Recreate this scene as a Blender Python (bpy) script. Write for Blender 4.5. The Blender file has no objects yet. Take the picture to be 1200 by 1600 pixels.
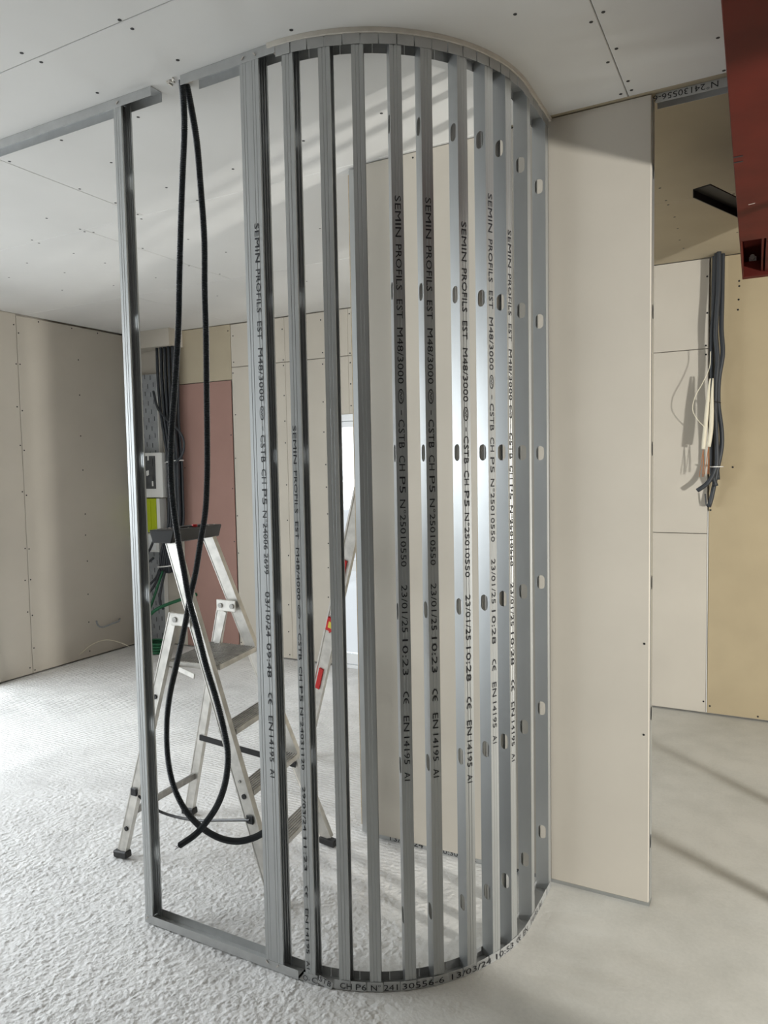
import bpy, bmesh, math, random
from mathutils import Vector, Matrix
R_ = math.radians
random.seed(7)
SC = bpy.context.scene
COL = SC.collection
H = 2.90                                   # ceiling height

# ------------------------------------------------------------------ camera
cam_d = bpy.data.cameras.new('camera'); cam = bpy.data.objects.new('camera', cam_d); COL.objects.link(cam)
yaw, pitch, roll, CH, FPX = -0.4899, 0.0621, 0.0185, 1.6384, 1139.6
fwd = Vector((math.sin(yaw)*math.cos(pitch), math.cos(yaw)*math.cos(pitch), -math.sin(pitch)))
rgt = Vector((math.cos(yaw), -math.sin(yaw), 0)); dwn = -rgt.cross(fwd)
r2 = rgt*math.cos(roll) + dwn*math.sin(roll); d2 = -rgt*math.sin(roll) + dwn*math.cos(roll)
cam.matrix_world = Matrix(((r2.x, -d2.x, -fwd.x, 0), (r2.y, -d2.y, -fwd.y, 0), (r2.z, -d2.z, -fwd.z, CH), (0, 0, 0, 1)))
cam_d.sensor_fit = 'VERTICAL'; cam_d.sensor_height = 36; cam_d.lens = FPX/1600*36; cam_d.clip_start = .02
SC.camera = cam

# ------------------------------------------------------------------ world, lights, exposure
w = bpy.data.worlds.new('overcast_sky'); SC.world = w; w.use_nodes = True
bg = w.node_tree.nodes['Background']; bg.inputs[0].default_value = (.88, .95, 1, 1); bg.inputs[1].default_value = .88

def area(name, loc, rot, sx, sy, power, col):
    l = bpy.data.lights.new(name, 'AREA'); l.shape = 'RECTANGLE'; l.size = sx; l.size_y = sy; l.energy = power; l.color = col
    o = bpy.data.objects.new(name, l); COL.objects.link(o); o.location = loc; o.rotation_euler = rot
    return o
area('daylight_left_window', (-5.85, .45, 1.85), (0, R_(-58), 0), 2.2, 2.5, 225, (.90, .96, 1))
area('daylight_left_window_far', (-5.95, 2.91, 2.05), (0, R_(-50), 0), 2.2, 1.05, 84, (.90, .96, 1))
area('daylight_glazed_door', (-2.75, 5.42, 1.1), (R_(-90), 0, 0), .8, 1.9, 14, (.92, .97, 1))
pl = bpy.data.lights.new('work_lamp_light', 'AREA'); pl.shape = 'DISK'; pl.size = .24; pl.energy = 212; pl.color = (1, .985, .93)
po = bpy.data.objects.new('work_lamp_light', pl); COL.objects.link(po); po.location = (3.2, 1.02, 1.16)
po.rotation_euler = Vector((-3.75, 2.1, .35)).to_track_quat('-Z', 'Y').to_euler()

vs = SC.view_settings
vs.view_transform = 'Standard'; vs.look = 'None'; vs.exposure = 0.0; vs.gamma = 1; vs.use_curve_mapping = False

# ------------------------------------------------------------------ materials
MATS = {}
def mat(name, col, rough=.8, metal=0, var=0, vscale=6, bump=0, bscale=60, bdist=.002, stretch=None, spec=.5):
    m = bpy.data.materials.new(name); m.use_nodes = True; nt = m.node_tree; b = nt.nodes['Principled BSDF']
    b.inputs['Base Color'].default_value = (*col, 1); b.inputs['Roughness'].default_value = rough
    b.inputs['Metallic'].default_value = metal; b.inputs['Specular IOR Level'].default_value = spec
    tc = nt.nodes.new('ShaderNodeTexCoord'); src = tc.outputs['Object']
    if stretch:
        mp = nt.nodes.new('ShaderNodeMapping'); mp.inputs['Scale'].default_value = stretch
        nt.links.new(src, mp.inputs['Vector']); src = mp.outputs['Vector']
    if var:
        n = nt.nodes.new('ShaderNodeTexNoise'); n.inputs['Scale'].default_value = vscale; n.inputs['Detail'].default_value = 6
        nt.links.new(src, n.inputs['Vector'])
        r = nt.nodes.new('ShaderNodeValToRGB'); r.color_ramp.elements[0].position = .3; r.color_ramp.elements[1].position = .7
        r.color_ramp.elements[0].color = (*[c*(1-var) for c in col], 1); r.color_ramp.elements[1].color = (*[min(1, c*(1+var)) for c in col], 1)
        nt.links.new(n.outputs[0], r.inputs[0]); nt.links.new(r.outputs[0], b.inputs['Base Color'])
    if bump:
        n = nt.nodes.new('ShaderNodeTexNoise'); n.inputs['Scale'].default_value = bscale; n.inputs['Detail'].default_value = 8
        nt.links.new(src, n.inputs['Vector'])
        bp = nt.nodes.new('ShaderNodeBump'); bp.inputs['Strength'].default_value = bump; bp.inputs['Distance'].default_value = bdist
        nt.links.new(n.outputs[0], bp.inputs['Height']); nt.links.new(bp.outputs[0], b.inputs['Normal'])
    MATS[name] = m
    return m
mat('plaster', (.54, .50, .435), .85, var=.045, vscale=2.2, bump=.12, bscale=140, bdist=.001, spec=.3)
mat('plaster_ceiling', (.66, .65, .625), .85, var=.04, vscale=1.6, bump=.1, bscale=120, bdist=.001, spec=.3)
mat('block_wall', (.11, .105, .10), .9, var=.2, vscale=5, bump=.4, bscale=40, bdist=.004)
mat('plaster_tan', (.42, .345, .225), .85, var=.06, vscale=3, bump=.1, bscale=120, bdist=.001, spec=.3)
mat('plaster_beige', (.42, .365, .27), .85, var=.05, vscale=3, spec=.3)
mat('ceiling_tan', (.36, .305, .215), .85, var=.05, vscale=3, spec=.3)
mat('plaster_pink', (.33, .20, .17), .85, var=.05, vscale=3, spec=.3)
mat('plaster_core', (.66, .62, .55), .9, var=.05, vscale=40)
mat('wood_edge', (.52, .42, .28), .8, var=.2, vscale=30)
mat('galvanised', (.50, .512, .512), .43, metal=.82, var=.05, vscale=14, stretch=(1, 1, .25))
mat('galvanised_track', (.50, .505, .50), .5, metal=.65, var=.06, vscale=25)
mat('galvanised_blue', (.50, .53, .55), .34, metal=.9, var=.06, vscale=10, stretch=(1, 1, .2))
mat('aluminium', (.62, .60, .56), .42, metal=.75, var=.16, vscale=22)
mat('aluminium_dull', (.36, .35, .33), .5, metal=.7, var=.25, vscale=30)
mat('black_plastic', (.012, .012, .013), .45)
mat('rubber', (.02, .02, .02), .6, var=.3, vscale=60)
mat('conduit_black', (.018, .022, .026), .42)
mat('cable_black', (.030, .035, .043), .5)
mat('cable_cream', (.74, .69, .55), .55)
mat('cable_green', (.012, .12, .05), .5)
mat('copper', (.42, .19, .09), .35, metal=1)
mat('white_plastic', (.78, .78, .76), .4)
mat('white_pvc', (.82, .84, .86), .35)
mat('grey_board', (.33, .345, .36), .7, var=.12, vscale=18)
mat('dark_grey', (.075, .078, .082), .5, var=.3, vscale=14)
mat('green_box', (.42, .50, .012), .45)
mat('red_primer', (.085, .011, .007), .6, var=.22, vscale=5, bump=.15, bscale=25, bdist=.002, spec=.18)
mat('black_steel', (.012, .012, .013), .5)
mat('ink', (.012, .012, .016), .6)
mat('chalk', (.6, .55, .5), .8)
mat('red_plastic', (.55, .012, .012), .4)
mat('red_light', (.62, .10, .08), .4)
mat('vial', (.75, .62, .10), .2)
mat('screw_black', (.015, .015, .015), .5)

# concrete floor: rough screed near the left, trowelled smoother on the right
def floor_material():
    m = bpy.data.materials.new('concrete'); m.use_nodes = True; nt = m.node_tree; b = nt.nodes['Principled BSDF']
    N = nt.nodes.new; Lk = nt.links.new
    b.inputs['Roughness'].default_value = .8; b.inputs['Specular IOR Level'].default_value = .3
    tc = N('ShaderNodeTexCoord'); P = tc.outputs['Object']
    def noise(scale, detail=6, rough=.55):
        n = N('ShaderNodeTexNoise'); n.inputs['Scale'].default_value = scale; n.inputs['Detail'].default_value = detail
        n.inputs['Roughness'].default_value = rough; Lk(P, n.inputs['Vector']); return n.outputs[0]
    def math_(op, a, b_=None, c=None):
        n = N('ShaderNodeMath'); n.operation = op
        for i, v in enumerate((a, b_, c)):
            if v is None: continue
            if isinstance(v, (int, float)): n.inputs[i].default_value = v
            else: Lk(v, n.inputs[i])
        return n.outputs[0]
    def ramp(src, p0, c0, p1, c1):
        r = N('ShaderNodeValToRGB'); e = r.color_ramp.elements; e[0].position = p0; e[0].color = (*c0, 1); e[1].position = p1; e[1].color = (*c1, 1)
        Lk(src, r.inputs[0]); return r.outputs[0]
    big = noise(1.1, 5); mid = noise(7, 6); fine = noise(75, 5, .65)
    sp = N('ShaderNodeSeparateXYZ'); Lk(P, sp.inputs[0])
    # rough screed on the left, trowelled smooth right of the curved frame
    edge = math_('MULTIPLY_ADD', big, .8, sp.outputs[0])
    mr = N('ShaderNodeMapRange'); Lk(edge, mr.inputs[0]); mr.inputs[1].default_value = -.20; mr.inputs[2].default_value = -.95
    mr.inputs[3].default_value = 0; mr.inputs[4].default_value = 1; mask = mr.outputs[0]
    k = math_('MULTIPLY_ADD', mid, .45, math_('MULTIPLY_ADD', fine, .35, big))
    rough = ramp(k, .62, (.55, .54, .53), 1.0, (.80, .79, .78))
    smooth = ramp(k, .62, (.47, .465, .43), 1.0, (.61, .60, .56))
    mx = N('ShaderNodeMixRGB'); Lk(mask, mx.inputs[0]); Lk(smooth, mx.inputs[1]); Lk(rough, mx.inputs[2]); Lk(mx.outputs[0], b.inputs['Base Color'])
    f1 = noise(58, 2, .5); f2 = noise(190, 2, .5); patch = ramp(noise(2.3, 3), .35, (.35, .35, .35), .65, (1, 1, 1))
    wv = N('ShaderNodeTexWave'); wv.inputs['Scale'].default_value = 14; wv.inputs['Distortion'].default_value = 5; wv.bands_direction = 'Y'; wv.inputs['Detail'].default_value = 3; Lk(P, wv.inputs['Vector'])
    far = N('ShaderNodeMapRange'); Lk(sp.outputs[1], far.inputs[0]); far.inputs[1].default_value = 2.3; far.inputs[2].default_value = 3.2; far.inputs[3].default_value = 0; far.inputs[4].default_value = .5
    h = math_('MULTIPLY', math_('MULTIPLY', f1, patch), math_('MULTIPLY_ADD', mask, .88, .12))
    h = math_('ADD', h, math_('MULTIPLY', f2, math_('MULTIPLY_ADD', mask, .11, .03)))
    h = math_('ADD', h, math_('MULTIPLY', math_('MULTIPLY', wv.outputs['Fac'], far.outputs[0]), mask))
    bp = N('ShaderNodeBump'); bp.inputs['Strength'].default_value = .7; bp.inputs['Distance'].default_value = .010
    Lk(h, bp.inputs['Height']); Lk(bp.outputs[0], b.inputs['Normal'])
    MATS['concrete'] = m
floor_material()

def glass_material():
    m = bpy.data.materials.new('window_glass'); m.use_nodes = True; nt = m.node_tree; nt.nodes.clear()
    o = nt.nodes.new('ShaderNodeOutputMaterial'); t = nt.nodes.new('ShaderNodeBsdfTransparent'); g = nt.nodes.new('ShaderNodeBsdfGlossy')
    g.inputs['Roughness'].default_value = .02; f = nt.nodes.new('ShaderNodeFresnel'); f.inputs[0].default_value = 1.45
    mx = nt.nodes.new('ShaderNodeMixShader'); nt.links.new(f.outputs[0], mx.inputs[0]); nt.links.new(t.outputs[0], mx.inputs[1]); nt.links.new(g.outputs[0], mx.inputs[2])
    nt.links.new(mx.outputs[0], o.inputs[0]); MATS['window_glass'] = m
glass_material()

# ------------------------------------------------------------------ mesh helpers
class MB:
    def __init__(s): s.bm = bmesh.new()
    def box(s, c, size, rot=None):
        m = Matrix.Translation(Vector(c))
        if rot is not None: m = m @ (rot if isinstance(rot, Matrix) else Matrix.Rotation(rot, 4, 'Z'))
        bmesh.ops.create_cube(s.bm, size=1, matrix=m @ Matrix.Diagonal((*size, 1))); return s
    def b(s, x0, x1, y0, y1, z0, z1):
        return s.box(((x0+x1)/2, (y0+y1)/2, (z0+z1)/2), (abs(x1-x0), abs(y1-y0), abs(z1-z0)))
    def prism(s, p0, p1, prof, hint):
        p0, p1 = Vector(p0), Vector(p1); ax = (p1-p0).normalized(); h = Vector(hint)
        v = (h-ax*h.dot(ax)).normalized(); u = v.cross(ax)
        A = [s.bm.verts.new(p0+u*a+v*b) for a, b in prof]; B = [s.bm.verts.new(p1+u*a+v*b) for a, b in prof]
        n = len(prof)
        for i in range(n): s.bm.faces.new((A[i], A[(i+1) % n], B[(i+1) % n], B[i]))
        s.bm.faces.new(A[::-1]); s.bm.faces.new(B); return s
    def bar(s, p0, p1, w, d, hint):
        return s.prism(p0, p1, [(-w/2, -d/2), (w/2, -d/2), (w/2, d/2), (-w/2, d/2)], hint)
    def cyl(s, p0, p1, r, n=14, r1=None):
        p0, p1 = Vector(p0), Vector(p1); d = p1-p0
        q = d.to_track_quat('Z', 'Y').to_matrix().to_4x4(); q.translation = (p0+p1)/2
        bmesh.ops.create_cone(s.bm, cap_ends=True, segments=n, radius1=r, radius2=r if r1 is None else r1, depth=d.length, matrix=q); return s
    def tube(s, pts, rad, n=8, caps=True):
        pts = [Vector(p) for p in pts]; rings = []; nrm = None
        for i, p in enumerate(pts):
            t = (pts[min(i+1, len(pts)-1)]-pts[max(i-1, 0)]).normalized()
            if nrm is None: nrm = t.orthogonal().normalized()
            nrm = (nrm-t*nrm.dot(t)).normalized(); bn = t.cross(nrm)
            r = rad(i) if callable(rad) else rad
            rings.append([s.bm.verts.new(p+nrm*math.cos(2*math.pi*k/n)*r+bn*math.sin(2*math.pi*k/n)*r) for k in range(n)])
        for a, b in zip(rings, rings[1:]):
            for k in range(n): s.bm.faces.new((a[k], a[(k+1) % n], b[(k+1) % n], b[k]))
        if caps: s.bm.faces.new(rings[0][::-1]); s.bm.faces.new(rings[-1])
        return s
    def build(s, name, m, parent=None, bevel=0, smooth=False, origin=None):
        if bevel: bmesh.ops.bevel(s.bm, geom=s.bm.edges[:], offset=bevel, segments=1, affect='EDGES', clamp_overlap=True)
        bmesh.ops.recalc_face_normals(s.bm, faces=s.bm.faces[:])
        o0 = Vector(origin) if origin is not None else (parent.matrix_basis.translation.copy() if parent and parent.parent is None else (WORLD(parent) if parent else Vector((0, 0, 0))))
        if o0.length: bmesh.ops.translate(s.bm, verts=s.bm.verts[:], vec=-o0)
        me = bpy.data.meshes.new(name); s.bm.to_mesh(me); s.bm.free(); me.materials.append(MATS[m])
        if smooth:
            for p in me.polygons: p.use_smooth = True
        o = bpy.data.objects.new(name, me); COL.objects.link(o)
        if parent: o.parent = parent; o.location = o0-WORLD(parent)
        else: o.location = o0
        return o
def WORLD(o):
    v = Vector((0, 0, 0))
    while o: v += o.location; o = o.parent
    return v
def tag(o, label=None, cat=None, group=None, kind=None):
    if label: o['label'] = label
    if cat: o['category'] = cat
    if group: o['group'] = group
    if kind: o['kind'] = kind
    return o
def empty(name, loc, label, cat, group=None):
    o = bpy.data.objects.new(name, None); COL.objects.link(o); o.location = loc; o.empty_display_size = .1
    return tag(o, label, cat, group)
def spline(pts, step):
    P = [Vector(p) for p in pts]; P = [P[0]*2-P[1]]+P+[P[-1]*2-P[-2]]; out = []
    for i in range(1, len(P)-2):
        a, b, c, d = P[i-1:i+3]; n = max(2, int((c-b).length/step))
        for k in range(n):
            t = k/n
            out.append(.5*((2*b)+(c-a)*t+(2*a-5*b+4*c-d)*t*t+(3*b-a-3*c+d)*t**3))
    out.append(P[-2]); return out

# ---- printed lettering ----
_tc = {}
def token(t):
    if t in _tc: return _tc[t]
    if t == '-': r = ([(0, .44), (1, .44), (1, .56), (0, .56)], [(0, 1, 2, 3)])
    elif t == 'CEMARK':
        V, F = [], []
        def arc(cx, bar):
            n = 14; b0 = len(V)
            for k in range(n+1):
                a = R_(90)+math.pi*k/n
                V.append((cx+.46*math.cos(a), .5+.5*math.sin(a))); V.append((cx+.34*math.cos(a), .5+.37*math.sin(a)))
            for k in range(n): F.append((b0+2*k, b0+2*k+1, b0+2*k+3, b0+2*k+2))
            if bar:
                b1 = len(V); V.extend([(cx-.36, .44), (cx-.03, .44), (cx-.03, .56), (cx-.36, .56)]); F.append((b1, b1+1, b1+2, b1+3))
        arc(.46, False); arc(1.0, True); r = (V, F)
    elif t == 'NFMARK':
        V, F = [], []; n = 28
        for k in range(n):
            a = 2*math.pi*k/n
            V.append((.5+.5*math.cos(a), .5+.5*math.sin(a))); V.append((.5+.42*math.cos(a), .5+.42*math.sin(a)))
        for k in range(n): F.append((2*k, 2*k+1, (2*k+3) % (2*n), (2*k+2) % (2*n)))
        v, f = token('NF'); b = len(V)
        V += [(.22+.56*x+.10*(y-.5), .28+.44*y) for x, y in v]; F += [tuple(b+i for i in q) for q in f]; r = (V, F)
    else:
        cu = bpy.data.curves.new('lettering', 'FONT'); cu.body = t; cu.resolution_u = 2
        ob = bpy.data.objects.new('lettering', cu); COL.objects.link(ob)
        dg = bpy.context.evaluated_depsgraph_get(); dg.update()
        me = bpy.data.meshes.new_from_object(ob.evaluated_get(dg))
        v = [(p.co.x, p.co.y) for p in me.vertices]; f = [tuple(p.vertices) for p in me.polygons]
        x0 = min(p[0] for p in v); x1 = max(p[0] for p in v); y0 = min(p[1] for p in v); y1 = max(p[1] for p in v)
        r = ([((x-x0)/(x1-x0), (y-y0)/(y1-y0)) for x, y in v], f)
        bpy.data.objects.remove(ob); bpy.data.curves.remove(cu); bpy.data.meshes.remove(me)
    _tc[t] = r
    return r
def lettering(tokens, fn):
    """tokens: (text, u0, u1); fn(u, v) with v 0..1 -> 3D point."""
    bm = bmesh.new()
    for t, u0, u1 in tokens:
        v, f = token(t); V = [bm.verts.new(fn(u0+(u1-u0)*x, y)) for x, y in v]
        for q in f:
            try: bm.faces.new([V[i] for i in q])
            except ValueError: pass
    me = bpy.data.meshes.new('printed_marking'); bm.to_mesh(me); bm.free(); me.materials.append(MATS['ink'])
    return me

# ------------------------------------------------------------------ the setting
X0, X1, Y0, Y1 = -5.30, 6.5, -4.5, 5.05
def structure(name, mb, m, parent=None):
    o = mb.build(name, m, parent); o['kind'] = 'structure'; return o
import numpy as np
def rough_floor():
    """floor slab; the coarse screed in the left foreground is modelled relief, the rest is flat"""
    px0, px1, py0, py1, sp = -3.45, -.30, 1.1, 2.9, .0033
    nx, ny = int((px1-px0)/sp)+1, int((py1-py0)/sp)+1
    rng = np.random.default_rng(3); F = np.fft.rfft2(rng.standard_normal((ny, nx)))
    k = np.hypot(np.fft.fftfreq(ny, sp)[:, None], np.fft.rfftfreq(nx, sp)[None, :])
    def band(l0, l1):
        f = np.fft.irfft2(F*np.exp(-(k*l0/2.2)**2)*(1-np.exp(-(k*l1/1.0)**2)), s=(ny, nx)); return f/f.std()
    X = np.linspace(px0, px1, nx)[None, :]; Y = np.linspace(py0, py1, ny)[:, None]
    big = band(.25, 1.2); zone = np.clip((-.72-X+.10*big)/.55, 0, 1)*np.clip((px1-X)/.05, 0, 1)*np.clip((X-px0)/.15, 0, 1)*np.clip((Y-py0)/.02, 0, 1)*np.clip((py1-Y)/.5, 0, 1)
    patch = (.30+.70*np.clip(.6+band(.10, .45)*.5, 0, 1))*(1-.45*np.clip((Y-1.75)/.5, 0, 1))
    g = band(.0088, .026); g = np.where(g > 0, g*.7, g)
    h = (.0012*g*patch+.0009*band(.06, .2))*zone - .0030*zone
    h = np.minimum(h, .0006)
    v = np.stack([np.broadcast_to(X, (ny, nx)), np.broadcast_to(Y, (ny, nx)), h], -1).reshape(-1, 3)
    i = np.arange(ny*nx).reshape(ny, nx); q = np.stack([i[:-1, :-1], i[:-1, 1:], i[1:, 1:], i[1:, :-1]], -1).reshape(-1, 4)
    a, b, c, d = X0-.2, X1+.2, Y0-.2, Y1+.2
    ev = [(a, c, 0), (b, c, 0), (b, py0, 0), (a, py0, 0), (px0, py0, 0), (px0, py1, 0), (a, py1, 0), (px1, py0, 0), (b, py1, 0), (px1, py1, 0), (b, d, 0), (a, d, 0), (a, c, -.15), (b, c, -.15), (b, d, -.15), (a, d, -.15)]
    n0 = len(v); eq = [(0, 1, 2, 3), (3, 4, 5, 6), (7, 2, 8, 9), (6, 8, 10, 11), (15, 14, 13, 12)]
    v = np.concatenate([v, np.array(ev)]); q = np.concatenate([q, np.array(eq)+n0])
    me = bpy.data.meshes.new('floor'); me.vertices.add(len(v)); me.vertices.foreach_set('co', v.astype('f').ravel())
    me.loops.add(q.size); me.loops.foreach_set('vertex_index', q.astype('i').ravel())
    me.polygons.add(len(q)); me.polygons.foreach_set('loop_start', (np.arange(len(q))*4).astype('i'))
    me.update(calc_edges=True); me.polygons.foreach_set('use_smooth', np.ones(len(q), bool)); me.materials.append(MATS['concrete'])
    o = bpy.data.objects.new('floor', me); COL.objects.link(o); o['kind'] = 'structure'; return o
rough_floor()
ceiling = structure('ceiling', MB().b(X0-.2, X1+.2, Y0-.2, Y1+.2, H+.045, H+.15), 'plaster_core')
def board(parent, x0, x1, y0, y1, z0, z1, m='plaster', name='plasterboard', bev=.0022):
    return MB().b(x0, x1, y0, y1, z0, z1).build(name, m, parent, bevel=bev)
rows = [(-4.5, -.79, (-4.2, -1.9, .4)), (-.79, .38, (-3.1, -.8, 1.5)), (.38, 1.548, (-4.3, -2.4, .1, 2.4)), (1.549, 2.712, (-5.07, -2.764, -.457, 1.85)),
        (2.712, 3.875, (-3.19, -.88, 1.43)), (3.875, 5.05, (-4.1, -1.85, -.9, .5, 2.8))]
for ya, yb, xs in rows:
    e = [X0]+list(xs)+[X1]
    for a, b in zip(e, e[1:]): board(ceiling, a+.0012, b-.0012, ya+.0012, yb-.0012, H, H+.0125, 'ceiling_tan' if (ya > 2.7 and b > -.85 and a < 1.5 and a > -2) else 'plaster_ceiling')

CEIL_SCREWS = [(-2.010,1.508),(-2.003,1.569),(-1.630,1.538),(-1.631,1.585),(-2.004,1.782),(-1.634,1.769),(-1.242,1.815),(-2.404,1.957),(-2.016,1.971),(-2.745,1.980),(-2.404,2.194),(-2.009,2.280),(-2.397,2.692),(-2.745,2.320),(-2.745,2.521),(-2.406,2.504),(-2.021,2.496),(-3.198,2.495),(-3.561,2.680),(-3.578,2.736),(-3.975,2.950),(-3.579,2.962),(-3.969,3.210),(-3.585,3.192),(-3.195,2.691),(-3.209,2.731),(-3.178,2.762),(-2.776,2.686),(-2.809,2.742),(-3.209,3.080),(-3.172,3.097),(-2.841,3.108),(-2.823,3.400),(-1.616,2.426),(-1.252,2.384),(-0.436,2.180),(-0.476,2.210),(-0.438,2.386),(-0.476,2.451),(-0.440,2.602),(-0.477,2.678),(-0.440,2.669),(-0.161,2.480),(-0.156,2.691),(-0.655,2.066),(-0.477,3.664),(-0.473,3.850),(-0.471,3.918),(-0.465,4.127),(-0.472,4.336),(-0.486,4.564),(-0.484,4.751),(-0.181,3.925),(-0.190,4.584),(-2.127,3.329),(-2.435,3.86),(-2.065,3.557),
    (-3.2,3.5),(-3.17,3.75),(-2.43,3.1),(-2.43,3.5),(-3.58,3.6),(-3.97,3.6),(-4.36,3.1),(-4.36,3.5),(-3.58,4.2),(-3.58,4.6),(-2.8,4.2),(-2.4,4.4)]
def screws(parent, pts, ax, depth, r=.0052):
    m = MB()
    for a, b in pts:
        if ax == 'z': m.cyl((a, b, H-.0008), (a, b, H+.004), r, 8)
        elif ax == 'x': m.cyl((depth+.0008, a, b), (depth-.004, a, b), r, 8)
        else: m.cyl((a, depth-.0008, b), (a, depth+.004, b), r, 8)
    return tag(m.build('screw_heads', 'screw_black', parent), 'small black screw heads', kind='stuff')
screws(ceiling, CEIL_SCREWS, 'z', 0, .0058)

HT = H+.0449
# left wall with two tall window openings nearer the viewer
WIN = [(-.80, 1.70), (2.40, 3.42), (-3.6, -1.15)]; wz0, wz1 = .08, 2.38
m = MB(); xa, xb = X0-.2, X0-.04
for a, b in ((Y0-.2, -3.6), (-1.15, -.80), (1.70, 2.40), (3.42, Y1+.2)): m.b(xa, xb, a, b, 0, HT)
for a, b in WIN:
    m.b(xa, xb, a, b, 0, wz0); m.b(xa, xb, a, b, wz1, HT)
    m.b(xb, X0, a-.012, a, 0, H); m.b(xb, X0, b, b+.012, 0, H); m.b(xb, X0, a, b, wz0-.012, wz0); m.b(xb, X0, a, b, wz1, wz1+.012)
wall_left = structure('wall_left', m, 'plaster_core')
board(wall_left, X0-.0125, X0, 3.813, Y1-.002, .012, H-.013)
board(wall_left, X0-.0125, X0, 3.434, 3.809, .012, H-.001)
board(wall_left, X0-.0125, X0, 1.714, 2.386, .012, H-.001)
board(wall_left, X0-.0125, X0, Y0, -3.614, .012, H-.001)
board(wall_left, X0-.0125, X0, -1.136, -.814, .012, H-.001)
for a, b in WIN:
    board(wall_left, X0-.0125, X0, a-.011, b+.011, wz1+.013, H-.001); board(wall_left, X0-.0125, X0, a-.011, b+.011, .005, wz0-.013)
LEFT_SCREWS = [(4.013,2.868),(4.333,2.866),(4.604,2.866),(3.789,2.810),(3.828,2.751),(3.794,2.504),(3.828,2.505),(4.387,2.606),(4.384,2.305),(3.784,2.166),(3.828,2.138),(4.376,1.952),(3.795,1.861),(3.828,1.822),(4.384,1.657),(3.793,1.491),(3.828,1.461),(4.388,1.273),(4.381,1.089),(3.793,1.034),(3.828,1.027),(4.388,0.859),(3.779,0.778),(3.828,0.777),(4.381,0.567),(3.788,0.519),(3.828,0.484),(4.376,0.320),(3.828,0.215),(3.784,0.062),(3.828,0.033),(4.373,0.062)]
screws(wall_left, LEFT_SCREWS, 'x', X0, .0062)
xw = X0-.1
for i, (a_, b_) in enumerate(WIN):
    m = MB()
    for a, b in ((a_, a_+.06), (b_-.06, b_)): m.b(xw-.03, xw+.03, a, b, wz0, wz1)
    m.b(xw-.03, xw+.03, a_, b_, wz0, wz0+.06); m.b(xw-.03, xw+.03, a_, b_, wz1-.06, wz1)
    structure('window_%d' % (i+1), m, 'white_pvc')

# wall behind the viewer, right wall
structure('wall_front', MB().b(X0, X1, Y0-.2, Y0, 0, HT), 'plaster')
structure('wall_lamp_block', MB().b(.90, 1.0, Y0, 1.64, 0, H), 'block_wall')      # added unseen wall right of the viewer, blocks the lamp, ends before the doorway
structure('wall_right', MB().b(X1, X1+.2, Y0-.2, Y1+.2, 0, HT), 'block_wall')

# back wall with the glazed door
dx0, dx1, dz = -3.20, -2.25, 2.062
m = MB(); ya, yb = Y1+.04, Y1+.2
m.b(X0-.2, dx0, ya, yb, 0, HT); m.b(dx1, X1+.2, ya, yb, 0, HT); m.b(dx0, dx1, ya, yb, dz, HT); m.b(dx0-.012, dx0, Y1+.0126, ya, 0, dz); m.b(dx1, dx1+.012, Y1+.0126, ya, 0, dz); m.b(dx0, dx1, Y1+.0126, ya, dz, dz+.012)
wall_back = structure('wall_back', m, 'plaster_core')
def bb(x0, x1, z0, z1, mt='plaster'): return board(wall_back, x0+.001, x1-.001, Y1, Y1+.0125, z0+.001, z1-.001, mt)
bb(X0, -4.79, .01, H-.002, 'plaster'); bb(-4.79, -4.175, 2.42, H-.002, 'plaster_beige')
bb(-4.79, -4.185, .012, 2.416, 'plaster_pink')
bb(-4.172, -3.602, 2.526, H-.006); bb(-3.602, -2.99, 2.526, H-.006); bb(-2.99, -2.2, 2.526, H-.006)
bb(-4.172, -3.602, .012, 2.523); bb(-3.602, dx0, .012, 2.523); bb(dx0, -2.99, dz, 2.523); bb(-2.99, dx1, dz, 2.523)
bb(-2.2, -.9, 2.526, H-.004); bb(dx1, -1.2, .012, 2.523); bb(-1.2, -.9, .012, 2.523)
bb(-.9, -.362, 2.342, H-.002); bb(-.9, -.362, 1.175, 2.340); bb(-.9, -.362, .012, 1.173)
bb(-.356, .84, .012, H-.002, 'plaster_tan'); bb(.84, 2.04, .012, H-.002, 'plaster_tan'); bb(2.04, X1, .012, H-.002, 'plaster_tan')
BACK_SCREWS = [(-4.145,2.793),(-4.146,2.568),(-4.157,2.475),(-4.143,2.114),(-4.157,1.736),(-4.157,1.230),(-3.622,2.797),(-3.620,2.544),(-3.620,2.497),(-3.620,2.248),(-3.620,2.035),(-3.620,1.853),(-3.241,2.831),(-3.230,2.569),(-3.232,2.477),(-3.235,2.173),(-3.235,1.929),(-3.224,1.664),(-3.223,1.480),(-3.217,1.260),(-3.217,1.017),(-3.223,0.816),(-3.229,0.570),(-2.972,2.85),(-2.972,2.542),(-2.972,2.467),(-2.972,2.300),(-2.972,2.128),(-3.632,0.477),(-3.639,0.244),(-3.633,0.045),(-4.773,1.943),(-4.749,1.661),(-4.199,2.842),(-0.376,2.786),(-0.374,2.561),(-0.380,2.360),(-0.379,2.304),(-0.196,2.734),(-0.195,2.703),(-0.198,2.622),(-0.201,2.561),(-0.220,1.595),(-0.345,1.325),(-0.376,0.084),(-0.338,0.059),(-0.062,0.03),
    (-4.2,1.94),(-4.2,1.47),(-4.2,1.0),(-4.2,.5),(-4.157,.9),(-4.157,.5),(-4.157,.1),(-3.62,1.5),(-3.62,1.2),(-3.62,.9)]
screws(wall_back, BACK_SCREWS, 'y', Y1, .0062)
tag(MB().b(-.3612, -.3568, Y1-.002, Y1+.002, .015, 1.32).build('edge_bead', 'white_plastic', wall_back), 'white edge strip beside the tan board')
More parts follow.
